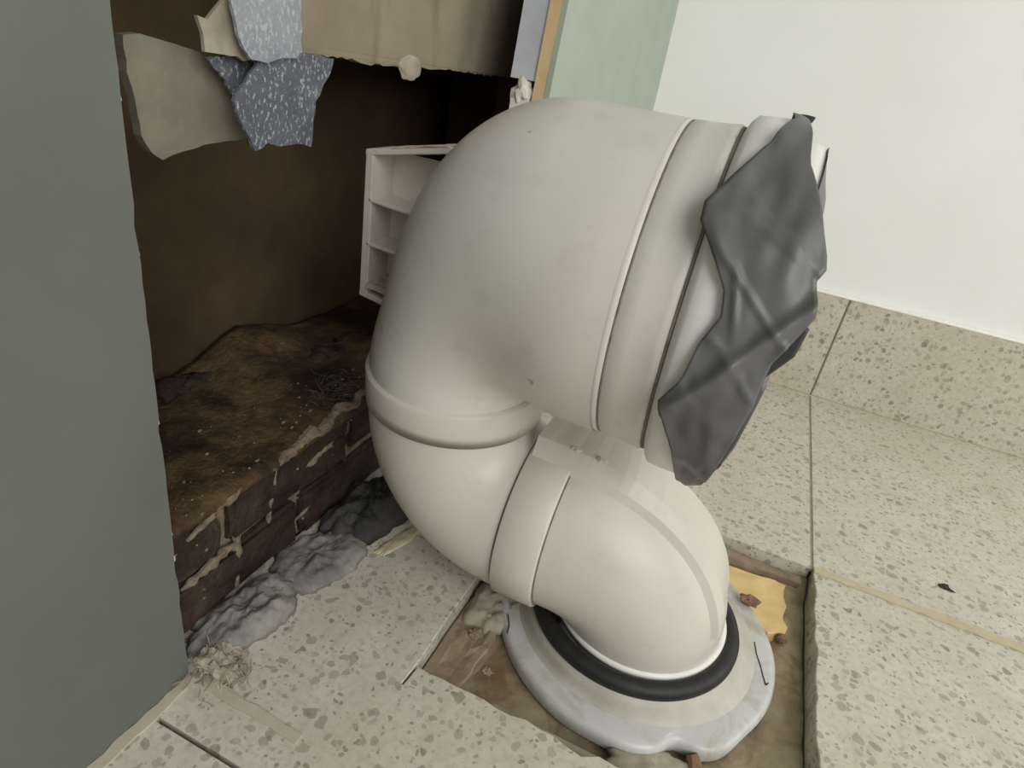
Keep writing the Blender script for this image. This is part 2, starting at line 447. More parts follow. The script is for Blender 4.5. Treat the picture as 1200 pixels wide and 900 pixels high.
# ------------------------------------------------------------------ walls
wb = struct(obj('wall_back', bmbox((-.40, .5135, .0), (1.7, .60, 2.4)), 'wall_white'), 'smooth white painted wall behind the pipe')
bb = struct(empty('baseboard_back', (0, .509, 0)), 'speckled terrazzo skirting below the white wall')
for x0, x1 in ((-.172, .1105), (.1105, .5105), (.5105, .9105), (.9105, 1.31)):
    obj('tile', bmbox((x0+.0010, .5040, .0006), (x1-.0010, .5130, .1303), .0008), 'terrazzo', bb)
obj('grout', bmbox((-.172, .5062, .0), (1.31, .5134, .1290)), 'grout', bb)
bm = bmbox((-.172, .5050, .1300), (1.31, .5136, .1335), .0012)
obj('caulk', bm, 'wall_edge', bb)

wl = struct(empty('wall_left', (XW, 0, 0)), 'grey-green board wall on the left, broken open behind the pipe')
rn2 = random.Random(11)
edge = [(-.1640+rn2.uniform(-.0002, .0002)-(.0007 if rn2.random() < .08 else 0), .0015+i*.0075) for i in range(0, 80)]
def board(name, prof, yb, x0, x1, mat):
    """a flat board whose edge at y follows prof = [(y, z)], its other end at yb"""
    bm = bmesh.new()
    rows = [[bm.verts.new(q) for q in ((x1, y, z), (x0, y, z), (x0, yb, z), (x1, yb, z))] for y, z in prof]
    for a, b in zip(rows, rows[1:]):
        for k in range(4): bm.faces.new((a[k], a[(k+1) % 4], b[(k+1) % 4], b[k]))
    bm.faces.new(rows[0]); bm.faces.new(rows[-1])
    return obj(name, bm, mat, wl)
board('near_board', edge+[(-.1640, 2.4)], -1.1, XW-.0125, XW, 'wall_green')
# ragged paint along its broken edge
bm = bmesh.new()
for i in range(16):
    z = .004+i*.025+rn2.uniform(-.012, .012); s = rn2.uniform(.0004, .0011)
    b2 = lump((XW-.0012, -.1636, z), (s*.8, s*.55, s*rn2.uniform(1, 2.4)), i, 1, .5)
    me = bpy.data.meshes.new('t'); b2.to_mesh(me); b2.free(); bm.from_mesh(me); bpy.data.meshes.remove(me)
o = obj('torn_paint_edge', bm, 'raw_edge', wl); o['kind'] = 'stuff'
obj('light_block_board', bmbox((XW-.0125, -.1640, .52), (XW, .12, 2.4)), 'wall_green', wl)  # unseen board added to keep light out of the cavity
XF = -.1765
def far_edge(z): return .1370+(z-.304)*.10
board('far_board', [(far_edge(.02*i)+rn2.uniform(-.0006, .0006), .02*i) for i in range(0, 31)]+[(far_edge(.6), 2.4)], .5135, XF-.004, XF, 'far_green')
def strip(name, x0, x1, mat, dy, z0, z1, seed):
    bm = bmesh.new(); rows = []
    n = 40
    for i in range(n+1):
        z = z0+(z1-z0)*i/n; y = far_edge(z)+dy+.0006*mn.noise(Vector((z*120, seed, 0)))
        rows.append([bm.verts.new(q) for q in ((x0, y, z), (x1, y, z), (x1, y+.05, z), (x0, y+.05, z))])
    for a, b in zip(rows, rows[1:]):
        for j in range(4): bm.faces.new((a[j], a[(j+1) % 4], b[(j+1) % 4], b[j]))
    bm.faces.new(rows[0]); bm.faces.new(rows[-1])
    return obj(name, bm, mat, wl)
strip('cut_edge', -.1895, -.1806, 'batten', .0, .2985, .62, 1)
strip('painted_strip', -.2095, -.1896, 'blue_edge', .002, .3115, .62, 2)
strip('plaster_stub', -.2060, -.1806, 'filler_white', .001, .0, .2980, 3)
bm = lump((-.1985, far_edge(.306)+.005, .300), (.0090, .006, .0110), 4, 3, .5); obj('plaster_lump', bm, 'filler_white', wl)

# the cavity behind the boards
wc = struct(empty('wall_inner', (-.37, 0, 0)), 'stained brown cavity behind the broken board')
obj('cavity_back', rough(prism([(-.7, -.02), (.38, -.02), (.38, .9), (-.7, .9)], 0, .02, lambda u, v, h: Vector((-.390+h, u, v)), 0, 12), .003, 14, 1, (1, 0, 0)), 'cavity', wc, True)
obj('cavity_end', rough(prism([(-.38, -.02), (-.20, -.02), (-.20, .9), (-.38, .9)], 0, .02, lambda u, v, h: Vector((u, .355+h, v)), 0, 6), .003, 14, 2, (0, 1, 0)), 'cavity_dark', wc, True)
obj('cavity_end', bmbox((-.38, -.72, -.02), (-.234, -.70, .9)), 'cavity_dark', wc)  # unseen near end, added to close the cavity against light
obj('cavity_light_lid', bmbox((-.40, -.72, .88), (XW-.0127, .37, .90)), 'cavity_dark', wc)  # unseen lid, added so light enters only through the opening
obj('cavity_end', bmbox((-.27, .2560, 0.0), (-.208, .345, .9)), 'cavity_dark', wc)

# brick ledge inside the cavity
bl = struct(empty('trim_1', (-.30, 0, 0)), 'crumbling dark brick ledge at the bottom of the cavity')
XL, ZL = -.2415, .0815
core = rough(bmbox((-.366, -.60, .0), (XL-.005, .34, ZL-.004)), .0, 1)
obj('mortar_core', core, 'mortar', bl)
br = random.Random(5)
for c, (z0, z1) in enumerate(((.0015, .0370), (.0410, .0770))):
    y = -.52+(.055 if c else 0)
    while y < .30:
        Ln = .118
        bm = bmesh.new(); box(bm, (XL-.055, y+.003, z0), (XL+br.uniform(-.0025, .0015), y+Ln-.003, z1), .003)
        bmesh.ops.subdivide_edges(bm, edges=bm.edges[:], cuts=3, use_grid_fill=True)
        rough(bm, .0036, 75, y*10)
        obj('brick', bm, 'brick', bl); y += Ln
def ledge_h(x, y):
    h = ZL+.0030*mn.noise(Vector((x*30, y*30, 2)))+.0016*mn.noise(Vector((x*90, y*90, 6)))
    if x < -.30:
        h += .020*math.exp(-((y-.03)/.045)**2)*min(1, (-.30-x)/.05)
    h += .012*math.exp(-((y-.10)/.03)**2-((x+.29)/.03)**2)
    return h-.004*max(0, (x+.2475)/.006)
obj('mortar_bed', heightgrid(-.366, XL+.001, -.60, .34, 26, 150, ledge_h, ZL-.008), 'ledge_top', bl, True)
# pale mortar ridge on the edge and drips down the face
def ridge(p0, p1, r, seed, n=26):
    p0 = Vector(p0); p1 = Vector(p1); path = []; rad = []
    for i in range(n+1):
        t = i/n; q = p0.lerp(p1, t)
        q += mn.noise_vector(q*70+Vector((seed, 0, 0)))*r*.9
        path.append(q); rad.append(r*(.25+.75*math.sin(math.pi*min(1, max(0, .08+t*.84))))*(1+.5*mn.noise(Vector((t*9, seed, 1)))))
    bm = sweep(path, rad, 8, True, True, Vector((.3, .2, 1)))
    rough(bm, r*.35, 220, seed)
    return obj('mortar_smear', bm, 'mortar', bl)
sp = bmesh.new(); sr = random.Random(23)
for k in range(170):
    y = sr.uniform(-.16, .06)
    if k % 2: p = (XL+.0004, y, sr.uniform(.004, ZL-.002))
    else: p = (XL-abs(sr.gauss(0, .035)), y, ZL+.0015)
    q = sr.choice((.0003, .0004, .0006, .0010)); b2 = lump(p, (q, q*sr.uniform(.8, 2.2), q), k, 1, .5)
    me = bpy.data.meshes.new('t'); b2.to_mesh(me); b2.free(); sp.from_mesh(me); bpy.data.meshes.remove(me)
o = obj('mortar_specks', sp, 'mortar', bl); o['kind'] = 'stuff'
for k, (x, y, q) in enumerate(((-.352, -.052, .012), (-.348, -.030, .008), (-.340, .018, .007), (-.300, .085, .013), (-.280, .105, .011), (-.310, .060, .009))):
    obj('rubble_lump', lump((x, y, ZL+.002), (q, q*1.3, q*.6), 60+k, 3, .6), 'brick', bl, True)
ridge((XL-.001, -.075, ZL-.006), (XL-.004, .034, ZL+.003), .0042, 1, 50)
ridge((XL, -.138, .067), (XL, -.098, ZL-.004), .0026, 2)
ridge((XL-.001, -.100, .074), (XL-.001, -.106, .004), .0030, 3)
ridge((XL-.001, -.070, .074), (XL-.002, -.080, .010), .0019, 4)
ridge((XL+.0008, -.146, .036), (XL+.0008, -.104, .0405), .0028, 5)
ridge((XL, -.045, .058), (XL, -.010, .066), .0026, 6)
ridge((XL-.001, -.078, .014), (XL-.001, .015, .030), .0012, 7, 40)

# ------------------------------------------------------------------ hanging remnants in the opening
def torn(name, pts, x, th, mat, seed, sy=0., sz=0., amp=.0012, wob=.0012, step=.004, sub=1, parent=None, keep=None):
    yc = sum(p[0] for p in pts)/len(pts); zc = sum(p[1] for p in pts)/len(pts)
    def fn(u, v, h):
        return Vector((x+h+sy*(u-yc)+sz*(v-zc)+wob*mn.noise(Vector((u*60, v*60, seed))), u, v))
    return obj(name, prism(jag(pts, step, amp, seed, keep), 0, th, fn, 0, sub), mat, parent)
o = torn('brown_board', [(-.0419, .62), (-.0420, .3144), (-.0370, .3103), (-.0077, .3095), (.0100, .3090), (.0205, .3077), (.0336, .3086),
      (.0536, .3081), (.0700, .3080), (.0897, .3084), (.1264, .3090), (.1691, .3085), (.2102, .3080), (.2520, .3075), (.2520, .62)],
      -.2580, .008, 'brown_board', 3, amp=.0009, keep={13, 14})
tag(o, 'brown fibre board with a ragged lower edge hanging in the wall opening', 'board')
o = tag(obj('plaster_nub', lump((-.2500, .0690, .3085), (.0018, .0125, .0075), 9, 4, .22), 'cream_paper', None, True), 'rounded tan plaster nub stuck to the lower edge of the brown board', 'plaster')
o = torn('plaster_fragment', [(-.1364, .3100), (-.1292, .3110), (-.1009, .3062), (-.0841, .2921), (-.0720, .2754), (-.0700, .2717), (-.0823, .2697), (-.1017, .2687), (-.1136, .2665),
      (-.1240, .2636), (-.1287, .2667), (-.1330, .2736), (-.1341, .2865), (-.1364, .2971)], -.2550, .0045, 'plaster_frag', 5, amp=.0004, wob=.0004)
tag(o, 'flat grey-beige plaster slab with a rounded lower corner behind the torn blue paint', 'plaster')
o = torn('paint_flake', [(-.0848, .3080), (-.0598, .3125), (-.0557, .3111), (-.0339, .3102), (-.0377, .3014), (-.0467, .2901), (-.0490, .2681), (-.0600, .2703),
      (-.0722, .2697), (-.0796, .2716), (-.0874, .2682), (-.0938, .2785), (-.0996, .2898), (-.0900, .3010)], -.2350, .0016, 'blue_dark', 6, .02, .03, .0011, .0003, step=.0042, sub=1)
tag(o, 'dark blue-grey paint flake with white flecks dangling lowest in the opening', 'flake')
o = torn('paint_flake', [(-.1018, .345), (-.0598, .345), (-.0599, .3120), (-.0640, .3090), (-.0830, .3060), (-.0923, .3069), (-.0990, .3154), (-.1018, .3274)], -.2325, .0016, 'blue_light', 8, .0, -.03, .0010, .0003, step=.0042, sub=1)
tag(o, 'paler blue-grey paint flake at the top edge above the dark flecked one', 'flake')
o = torn('paper_scrap', [(-.0960, .3300), (-.1000, .3274), (-.1044, .3237), (-.1090, .3196), (-.1141, .3205), (-.1116, .3139), (-.1113, .3078), (-.1056, .3076), (-.0940, .3073), (-.0816, .3046), (-.0860, .3100), (-.0940, .3180)], -.2385, .0018, 'cream_paper', 9, .0, .0, .0014, .0004, step=.0036)
tag(o, 'ragged cream paper scrap left of the pale blue flake', 'paper')
o = torn('paint_flake', [(-.1054, .3056), (-.0953, .3065), (-.0762, .3048), (-.0818, .2969), (-.0885, .2885), (-.0932, .2931), (-.0976, .2998)], -.2440, .0016, 'blue_dark', 10, .0, .0, .001, .0003, step=.002)
tag(o, 'small bluish flake between the plaster slab and the dark flecked flake', 'flake')

# ------------------------------------------------------------------ floor flange with rubber seal
fl = empty('drain_flange', (-.007, .020, -.02))
tag(fl, 'round grey-white plastic drain flange lying in the floor pit', 'flange')
FC = Vector((-.0070, .0220)); RC = Vector((-.0102, .0138))
bm = bmesh.new(); n = 120; prof = [(.0955, -.0205, 0), (.0972, -.0120, 0), (.0958, -.0092, 0), (.0940, -.0082, 0), (.0915, -.0080, .02), (.0880, -.0078, .05), (.0822, -.0078, .08)]
rows = []
for r, z, k in prof:
    row = []
    for j in range(n):
        a = 2*math.pi*j/n
        rr = r
        if r > .0865:
            wv = .0018*mn.noise(Vector((math.cos(a)*2.2, math.sin(a)*2.2, 0)))
            d = (a-math.radians(-61)+math.pi) % (2*math.pi)-math.pi
            wv += -.007*math.exp(-(d/.10)**2)+.0035*math.exp(-((abs(d)-.30)/.16)**2)
            rr += wv*min(1, (r-.0865)/.006)
        c = FC.lerp(RC, k)
        row.append(bm.verts.new((c.x+rr*math.cos(a), c.y+rr*math.sin(a), z)))
    rows.append(row)
for a, b in zip(rows, rows[1:]):
    for j in range(n): bm.faces.new((a[j], a[(j+1) % n], b[(j+1) % n], b[j]))
obj('flange_plate', bm, 'flange', fl, True)
bm = bmesh.new(); rows = []
for z, k, r in ((-.0100, .05, .0840), (-.0079, .08, .0832), (-.0070, .18, .0812), (-.0050, .38, .0786), (-.0024, .62, .0760), (.0004, .86, .0736), (.0028, 1, .0716), (.0045, 1, .0700)):
    c = FC.lerp(RC, k); rows.append([bm.verts.new((c.x+r*math.cos(2*math.pi*j/96), c.y+r*math.sin(2*math.pi*j/96), z)) for j in range(96)])
for a, b in zip(rows, rows[1:]):
    for j in range(96): bm.faces.new((a[j], a[(j+1) % 96], b[(j+1) % 96], b[j]))
obj('flange_neck', bm, 'neck', fl, True)
for pts_ in ([(.0740, .0440), (.0760, .0340), (.0795, .0240), (.0815, .0165), (.0835, .0105)], [(-.0860, -.0250), (-.0815, -.0330), (-.0800, -.0400)], [(.0835, .0105), (.0850, .0130)]):
    obj('scratch', sweep([(x, y, -.0077) for x, y in pts_], .0004, 6, True, True, Vector((0, 0, 1))), 'dark', fl)
rs = obj('rubber_seal', ring((RC.x, RC.y, .0078), (0, 0, 1), .0653, .0058, 110, 14), 'rubber', fl, True)
rs['label'] = 'thick black rubber ring gripping the pipe'

# ------------------------------------------------------------------ the soil pipe
PI_ = math.pi
wp = empty('soil_pipe', (-.0075, .0150, .0))
tag(wp, 'cream plastic soil pipe curving up from the floor drain into a wide elbow', 'pipe')
Z1, XV, ZU, YU = .0648, -.1566, .2335, -.0092
# outlet elbow: from the lower collar down into the seal
path = [Vector((-.0960, 0, Z1)), Vector((-.080, 0, Z1)), Vector((-.0665, 0, Z1))]+bez((-.0640, 0, Z1), (-.0290, .0010, Z1), (-.0055, .0080, .0410), (-.0075, .0150, .0060), 30)+[Vector((-.0076, .0152, -.012))]
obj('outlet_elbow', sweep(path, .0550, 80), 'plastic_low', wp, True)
obj('outlet_rim', ring((-.0078, .0150, .0128), (.04, -.05, 1), .0566, .0030, 96, 10), 'plastic_white', wp, True)
# lower collar
def collar(name, x0, x1, r, mat):
    xs = [x0, x0+.0004, x0+.0012, (x0+x1)/2, x1-.0012, x1-.0004, x1]
    rr = [r-.0025, r-.0006, r, r, r, r-.0006, r-.0025]
    return obj(name, sweep([(x, 0, Z1) for x in xs], rr, 80), mat, wp, True)
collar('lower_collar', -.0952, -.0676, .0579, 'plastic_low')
# lower elbow: from vertical down to horizontal
path = [Vector((XV, 0, .148)), Vector((XV, 0, .126))]+[Vector((XV+.0605-.0605*math.cos(a), 0, Z1+.0605-.0605*math.sin(a))) for a in [i/28*PI_/2 for i in range(29)]]+[Vector((-.090, 0, Z1))]
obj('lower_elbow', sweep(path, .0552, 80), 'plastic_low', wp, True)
zs = [.1250, .1254, .1262, .1350, .1490, .1500, .1512]
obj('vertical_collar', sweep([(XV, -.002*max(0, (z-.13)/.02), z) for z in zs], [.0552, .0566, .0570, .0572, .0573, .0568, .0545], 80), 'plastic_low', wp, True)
# upper elbow, flaring towards its mouth
U = Vector((.99989, .0148, -.0027)).normalized()
B = Vector((XV, YU, ZU)); R3, SA, SB, RA = .0682, .1011, .1253, .0798
# sections fan out about the tight inner corner; D is the span from that corner to the outer wall
PVX, PVZ = XV+.0540, ZU-RA; at_x = XV+SA
FAN = [.1080, .1073, .1078, .1120, .1194, .1292, .1402, .1500, .1570, .1596]
def span(a):
    f = a/10; k = min(int(f), 8); f -= k; g_ = lambda q: FAN[min(max(q, 0), 9)] if q < 10 else FAN[8]
    p0, p1, p2, p3 = g_(k-1), g_(k), g_(k+1), g_(k+2)
    return .5*(2*p1+(p2-p0)*f+(2*p0-5*p1+4*p2-p3)*f*f+(3*p1-p0-3*p2+p3)*f**3)
def oval(bm, c, d1, d2, r1, r2, n=110):
    return [bm.verts.new(c+d1*r1*math.cos(2*PI_*k/n)+d2*r2*math.sin(2*PI_*k/n)) for k in range(n)]
bm = bmesh.new(); rows = []
for z in (.140, .1480): rows.append(oval(bm, Vector((XV, YU*.3, z)), Vector((-1, 0, 0)), Vector((0, 1, 0)), .0540, .0540))
OUT = [(PVX-span(a)*math.cos(math.radians(a)), PVZ+span(a)*math.sin(math.radians(a))) for a in range(0, 91, 2)]+[(PVX+.08, PVZ+2*RA)]
def cast(px, a):
    """distance from the inner corner to the outer wall of the elbow"""
    dx, dz = -math.cos(math.radians(a)), math.sin(math.radians(a)); best = None
    for (x0, z0), (x1, z1) in zip(OUT, OUT[1:]):
        ex, ez = x1-x0, z1-z0; det = dx*-ez+dz*ex
        if abs(det) < 1e-12: continue
        t = ((x0-px)*-ez+(z0-PVZ)*ex)/det; u = (dx*(z0-PVZ)-dz*(x0-px))/det
        if t > 0 and -.001 <= u <= 1.001: best = t if best is None else max(best, t)
    return best or 2*RA
for k in range(0, 57):
    t = k/56; a = 90*(1-(1-t)**2); px_ = PVX+.040*t**3
    D = cast(px_, a); d = Vector((-math.cos(math.radians(a)), 0, math.sin(math.radians(a))))
    q_ = t*t*(3-2*t); yc = YU*(.35+.65*q_); W = .0540+(RA-.0540)*min(1, q_*1.0)
    rows.append(oval(bm, Vector((px_, yc, PVZ))+d*D/2, d, Vector((0, 1, 0)), D/2, W))
for k in range(1, 5):
    c = Vector((PVX+.040+(at_x-(PVX+.040))*k/4, YU, ZU)); rows.append(oval(bm, c, Vector((0, 0, 1)), Vector((0, 1, 0)), RA, RA))
for a, b in zip(rows, rows[1:]):
    for k in range(110): bm.faces.new((a[k], a[(k+1) % 110], b[(k+1) % 110], b[k]))
obj('upper_elbow', bm, 'plastic', wp, True)
# outline of the socket: groove, collar, rolled edge
def at(s): return B+U*s
prof = [(SA-.0030, RA-.0004), (SA-.0020, RA+.0001), (SA-.0004, RA+.0002), (SA+.0010, RA+.0001), (SA+.0018, RA-.0006), (SA+.0026, RA-.0006), (SA+.0036, RA+.0002), (SA+.010, RA+.0005), (SB-.004, RA+.0012), (SB-.0012, RA+.0018), (SB-.0002, RA+.0010), (SB+.0002, RA-.0030)]
obj('upper_collar', sweep([at(s) for s, r in prof], [r for s, r in prof], 110), 'plastic', wp, True)
obj('seam', ring(at(SA-.0028), U, RA-.0001, .00035, 110, 6), 'seam', wp, True)
obj('seam', ring(at(SA+.0022), U, RA-.0006, .0006, 110, 6), 'seam', wp, True)
obj('seam', ring(at(SB+.0004), U, RA+.0002, .0009, 110, 6), 'seam', wp, True)
obj('seam', ring((-.0672, 0, Z1), (1, 0, 0),   .0554, .0005, 90, 6), 'seam', wp, True)
obj('seam', ring((-.0957, 0, Z1), (1, 0, 0), .0554, .0004, 90, 6), 'seam', wp, True)
obj('seam', ring((XV, 0, .1246), (0, 0, 1), .0553, .0003, 90, 6), 'seam', wp, True)
# inner sleeve that flares out of the collar
prof = [(SB-.004, .0755), (SB+.0010, .0790), (SB+.0028, .0835), (SB+.0050, .0862), (SB+.0120, .0870), (SB+.0215, .0872), (SB+.0228, .0866), (SB+.0232, .0845), (SB+.018, .0800), (SB+.004, .0745)]
obj('inner_sleeve', sweep([at(s) for s, r in prof], [r for s, r in prof], 110), 'plastic_white', wp, True)
prof = [(SB+.006, .0740), (SB+.0240, .0790), (SB+.0310, .0800), (SB+.0355, .0785), (SB+.0375, .0755), (SB+.0375, .0720), (SB+.034, .0690), (SB+.010, .0690)]
obj('sleeve_lip', sweep([at(s) for s, r in prof], [r for s, r in prof], 110), 'plastic_white', wp, True)
# raised flat spine along the outer curve of the lower collar and outlet elbow
sp_path = [Vector((-.0930+.0290*i/8, 0, Z1)) for i in range(8)]+bez((-.0640, 0, Z1), (-.0290, .0010, Z1), (-.0055, .0080, .0410), (-.0075, .0150, .0060), 30)[:25]
bm = bmesh.new(); rows = []; n_ = len(sp_path)
for i, p in enumerate(sp_path):
    t = (sp_path[min(i+1, n_-1)]-sp_path[max(i-1, 0)]).normalized(); sd = Vector((0, 1, 0)); sd = (sd-t*sd.dot(t)).normalized(); o_ = sd.cross(t)
    if o_.z < 0 and i < 5: o_ = -o_
    if i >= 5 and o_.dot(last) < 0: o_ = -o_
    last = o_; f = i/(n_-1); h = .0105*(1-f**1.6)-.0012+(.0010*mn.noise(Vector((f*14, 3, 1))) if f < .6 else 0); wd = .0150+.004*f
    rows.append([bm.verts.new(p+o_*r+sd*y) for r, y in ((.044, -wd-.010), (.0525+h*.25, -wd-.006), (.0552+h, -wd), (.0552+h, wd), (.0525+h*.25, wd+.006), (.044, wd+.010))])
for a, b in zip(rows, rows[1:]):
    for k in range(6): bm.faces.new((a[k], a[(k+1) % 6], b[(k+1) % 6], b[k]))
bm.faces.new(rows[0]); bm.faces.new(rows[-1])
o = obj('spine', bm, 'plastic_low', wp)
for k in (0, 1):
    obj('mould_burr', lump((-.0690+.016*k, -.0145, .1285-.0008*k), (.0034, .0026, .0013), 70+k, 3, .6), 'plastic_low', wp, True)
# ribbed bracket on the back of the elbow
y0, y1 = .0150, .0420
bm = bmbox((-.2445, y0, .1690), (-.2385, y1, .2600), .0010)
box(bm, (-.2440, y1-.003, .1690), (-.185, y1, .2600), .0008)
bk = obj('bracket', bm, 'bracket', wp)
def slope_plate(za, zb, xa, xb, th):     # a plate tilted between wall side and pipe side
    bm = bmesh.new()
    vs = [bm.verts.new(q) for q in ((xa, y0, za), (xb, y0, zb), (xb, y1, zb), (xa, y1, za), (xa, y0, za-th), (xb, y0, zb-th), (xb, y1, zb-th), (xa, y1, za-th))]
    for f in ((0, 1, 2, 3), (4, 5, 6, 7), (0, 1, 5, 4), (1, 2, 6, 5), (2, 3, 7, 6), (3, 0, 4, 7)): bm.faces.new([vs[k] for k in f])
    bmesh.ops.bevel(bm, geom=bm.edges[:], offset=.0006, segments=1, affect='EDGES')
    return bm
obj('bracket_cap', slope_plate(.2618, .2740, -.2445, -.186, .0040), 'bracket', bk)
d_ = slope_plate(.2624, .2746, -.2395, -.188, .0008); bmesh.ops.subdivide_edges(d_, edges=d_.edges[:], cuts=4, use_grid_fill=True)
obj('dust_layer', rough(d_, .0012, 160, 3), 'bracket_dirt', bk)
obj('bracket_foot', slope_plate(.1712, .1655, -.2445, -.205, .0040), 'bracket', bk)
obj('rib', slope_plate(.2330, .2300, -.2410, -.195, .0024), 'bracket', bk)
obj('rib', slope_plate(.2050, .2020, -.2410, -.200, .0024), 'bracket', bk)
d_ = slope_plate(.1790, .1730, -.2400, -.205, .0050); bmesh.ops.subdivide_edges(d_, edges=d_.edges[:], cuts=4, use_grid_fill=True)
obj('dust_layer', rough(d_, .0024, 120, 4), 'bracket_dirt', bk)

# ------------------------------------------------------------------ grey tape closing the mouth
TL = [(-0.0129, 90.6), (-0.0113, 77.4), (-0.017, 61.7), (-0.0232, 51.7), (-0.0281, 44.5), (-0.0321, 39.2), (-0.0313, 34.1), (-0.0212, 25.1), (-0.0154, 19.6), (-0.0134, 13.6), (-0.0178, 6.0), (-0.02, -4.1), (-0.0265, -12.7), (-0.0154, -29.1), (-0.0091, -58.8)]
TR = [(-0.0096, 90.5), (-0.0058, 80.4), (-0.0010, 57.6), (0.0140, 33.7), (0.0155, 29.9), (0.0136, 27.1), (0.015, 24.2), (0.017, 19.0), (0.0152, 15.7), (0.0122, 11.1), (0.0088, 6.0), (0.0081, 0.0), (0.0081, -5.0), (0.0049, -25.0), (0.0004, -48.8)]
tp = empty('tape', (0, YU, ZU))
tag(tp, 'crumpled dark grey adhesive tape wrapped over the mouth of the wide elbow', 'tape')
def fold(x, th):
    """relief of the crumpled sheet, in metres"""
    h = .0030*mn.noise(Vector((x*55, th*.05, 2)))+.0014*mn.noise(Vector((x*130, th*.11, 5)))
    d = (th-(-2+(x+.01)*900))          # a diagonal crease across the waist
    h += .0030*math.exp(-(d/3.0)**2)
    d = (x-(-.012+(th-22)*-.0004))     # pleat running down from the tuck
    if 8 < th < 27: h += .0014*math.exp(-(d/.0013)**2)*math.sin(math.pi*(th-8)/19)
    d = (x-(.000+(th+30)*-.00026)); h += .0013*math.exp(-(d/.0030)**2)*min(1, max(0, (-6-th)/12))
    n_ = mn.noise(Vector((x*32+th*.06, th*.03-x*12, 9))); h += .0010*max(0, 1-abs(n_)*6)
    return h
def cylpt(x, th, r):
    a = math.radians(th)
    return Vector((x, YU-r*math.cos(a), ZU+r*math.sin(a)))
def lerp_poly(P, t):
    f = t*(len(P)-1); i = min(int(f), len(P)-2); f -= i
    return P[i][0]*(1-f)+P[i+1][0]*f, P[i][1]*(1-f)+P[i+1][1]*f
def sheet(name, L, R, rows, cols, rfun, mat, th=.0007):
    bm = bmesh.new(); g_ = []
    for i in range(rows+1):
        a = lerp_poly(L, i/rows); b = lerp_poly(R, i/rows)
        row = []
        for j in range(cols+1):
            u = j/cols; x = a[0]*(1-u)+b[0]*u; t = a[1]*(1-u)+b[1]*u
            row.append(bm.verts.new(cylpt(x, t, rfun(x, t, u))))
        g_.append(row)
    for i in range(rows):
        for j in range(cols): bm.faces.new((g_[i][j], g_[i][j+1], g_[i+1][j+1], g_[i+1][j]))
    o = obj(name, bm, mat, tp, True)
    m = o.modifiers.new('thickness', 'SOLIDIFY'); m.thickness = th; m.offset = -1
    return o
sheet('tape_sheet', TL, TR, 110, 26, lambda x, t, u: .0888+fold(x, t)-.12*max(0, x-.006), 'tape')
# tape folded over the open end as a shallow dome
bm = bmesh.new(); g_ = []
for i in range(15):
    rr = .0785*i/14; x = .0060+.0090*(1-(i/14)**2.2)
    row = []
    for j in range(72):
        a = 2*PI_*j/72; nz = mn.noise(Vector((rr*math.cos(a)*50, rr*math.sin(a)*50, 3)))*.0022
        row.append(bm.verts.new((x+nz, YU-rr*math.cos(a), ZU+rr*math.sin(a))) if i or j == 0 else row[0])
    g_.append(row)
for i in range(14):
    for j in range(72):
        q = [g_[i][j], g_[i][(j+1) % 72], g_[i+1][(j+1) % 72], g_[i+1][j]]
        q = list(dict.fromkeys(q)); bm.faces.new(q)
obj('tape_end', bm, 'tape', tp, True)
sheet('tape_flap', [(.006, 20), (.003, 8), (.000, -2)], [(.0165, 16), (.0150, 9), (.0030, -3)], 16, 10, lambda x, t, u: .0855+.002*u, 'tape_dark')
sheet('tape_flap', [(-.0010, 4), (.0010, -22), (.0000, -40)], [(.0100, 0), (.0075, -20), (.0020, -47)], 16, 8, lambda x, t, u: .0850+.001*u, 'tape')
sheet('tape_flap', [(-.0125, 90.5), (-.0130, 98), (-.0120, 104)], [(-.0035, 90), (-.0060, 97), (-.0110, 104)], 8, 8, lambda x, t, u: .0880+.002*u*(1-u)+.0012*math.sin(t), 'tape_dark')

# ------------------------------------------------------------------ rubble and small debris
def thing(name, bm, mat, label, cat, group=None, smooth=False):
    return tag(obj(name, bm, mat, None, smooth), label, cat, group)
def slab(pts, z0, z1, seed, amp=.0035, sc=55, sub=3):
    return rough(prism(jag(pts, .012, .0025, seed), z0, z1, flat, .002, sub), amp, sc, seed)
thing('mortar_lump', mound((-.2220, -.1180, 0), .0370, .0210, 80, .0095, .0002, 1), 'rubble',
      'bluish-grey mortar lump on the floor nearest the left wall edge', 'mortar', smooth=True)
thing('mortar_lump', mound((-.2160, -.0560, 0), .0380, .0230, 76, .0070, .0002, 2), 'rubble',
      'grey mortar lump in the middle of the strip below the brick ledge', 'mortar', smooth=True)
thing('mortar_lump', mound((-.2170, .0050, 0), .0460, .0250, 84, .0150, .0002, 3), 'rubble_dark',
      'dark mortar lump at the foot of the ledge behind the lower elbow', 'mortar', smooth=True)
cb = bmesh.new(); cr_ = random.Random(17)
for k in range(110):
    y = cr_.uniform(-.165, .02); x = -.2385+abs(cr_.gauss(0, .012)) if k % 3 else cr_.uniform(-.225, -.17); q = cr_.choice((.0006, .0009, .0014, .0022)) if x < -.2 else .0006
    b2 = lump((x, y, q*.3), (q, q*.8, q*.6), k, 1, .5)
    me = bpy.data.meshes.new('t'); b2.to_mesh(me); b2.free(); cb.from_mesh(me); bpy.data.meshes.remove(me)
o = thing('mortar_crumbs', cb, 'fibre', 'loose mortar crumbs strewn along the foot of the brick ledge', 'mortar'); o['kind'] = 'stuff'
thing('mortar_scrap', mound((-.1815, -.0110, 0), .0220, .0060, 76, .0016, .0002, 7, 8, 40), 'grout_tan',
      'thin tan mortar scrap on the tile beside the dark lump', 'mortar')
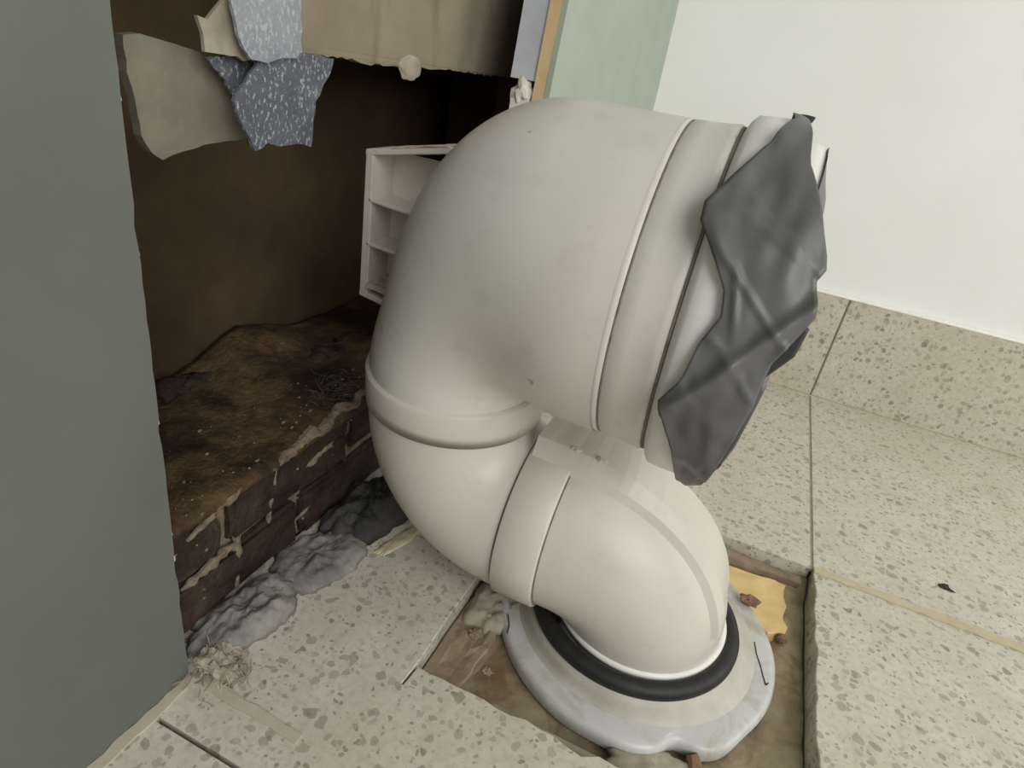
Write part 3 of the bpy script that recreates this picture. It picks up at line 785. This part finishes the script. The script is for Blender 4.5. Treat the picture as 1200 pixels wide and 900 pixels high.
def fibres(c, R, n, seed, h, rad=.00035):
    r_ = random.Random(seed); bm = bmesh.new()
    for i in range(n):
        p = Vector((c[0]+r_.gauss(0, R[0]), c[1]+r_.gauss(0, R[1]), c[2])); d = Vector((r_.gauss(0, 1), r_.gauss(0, 1), abs(r_.gauss(0, .5)))).normalized()
        path = []
        for k in range(6):
            path.append(p.copy()); p = p+d*h*.25; d = (d+Vector((r_.gauss(0, .5), r_.gauss(0, .5), r_.gauss(-.25, .4)))).normalized()
            p.z = max(p.z, c[2])
        sweep(path, rad, 4, ref=Vector((.3, .5, .8)), bm=bm)
    return bm
bm = lump((-.2100, -.1545, .0), (.0130, .0100, .0090), 21, 4, .7, 0.0002)
for k, (x, y, s) in enumerate(((-.2010, -.1500, .006), (-.2150, -.1440, .008), (-.2060, -.1590, .004), (-.1965, -.1545, .0045), (-.2140, -.1590, .003))):
    b2 = lump((x, y, .001), (s, s*.9, s*.8), 30+k, 3, .7, .0002)
    me = bpy.data.meshes.new('t'); b2.to_mesh(me); b2.free(); bm.from_mesh(me); bpy.data.meshes.remove(me)
rough(bm, .0015, 200, 8)
dc = thing('dust_clump', bm, 'fibre', 'crumbly clump of mortar dust and fibres at the corner of the left wall', 'dust')
o = obj('fibres', fibres((-.2080, -.1540, .004), (.008, .007), 60, 3, .012, .0003), 'fibre', dc); o['kind'] = 'stuff'
tf = thing('fibre_tuft', fibres((-.2620, .0180, .0850), (.009, .015), 60, 6, .011, .00022), 'fibre_dark', 'tuft of loose grey fibres on top of the brick ledge', 'fibre')
tf['kind'] = 'stuff'
thing('foam_slab', rough(prism(jag([(.045, .1235), (.0952, .1270), (.0955, .0700), (.0840, .0640), (.060, .082), (.045, .10)], .008, .0015, 3), -.026, -.0125, flat, .001, 3), .0012, 90, 1), 'foam',
      'yellow foam patch at the back of the floor pit', 'foam')
thing('mortar_chip', lump((.0665, .0800, -.0045), (.0065, .0045, .0040), 41, 3, .6), 'chip_brown', 'brown mortar chip resting on the far rim of the flange', 'mortar')
thing('mortar_chip', lump((.0935, .0655, -.0140), (.0035, .0035, .0028), 43, 3, .6), 'chip_brown', 'small reddish chip beside the yellow foam patch', 'mortar')
thing('slate_chip', slab([(.0640, -.0640), (.0790, -.0560), (.0860, -.0660), (.0720, -.0760)], -.021, -.0125, 6, .0015), 'slate', 'dark slate chip at the front of the floor pit', 'stone')
thing('mortar_chip', slab([(.0440, -.0600), (.0500, -.0560), (.0540, -.0660), (.0470, -.0700)], -.021, -.0110, 9, .0015), 'chip_brown', 'brown crumb in the notch of the flange at the front', 'mortar')
thing('hole_speck', lump((.2150, .1820, .0002), (.0045, .0035, .0010), 47, 3, .8, 0), 'dark', 'dark lump standing in for a chip hole in the right-hand tile', 'hole_speck')  # flat dark lump added in place of a chip hole
for k, (x, y, s) in enumerate(((-.1010, -.0330, .006), (-.0985, -.0480, .0045), (-.0800, -.0700, .003))):
    thing('mortar_crumb', lump((x, y, -.0110), (s, s*.8, s*.6), 50+k, 3, .6), 'pit_red', ('large reddish crumb left of the flange in the pit', 'middle reddish crumb left of the flange in the pit', 'tiny reddish crumb against the near broken tile edge')[k], 'mortar')
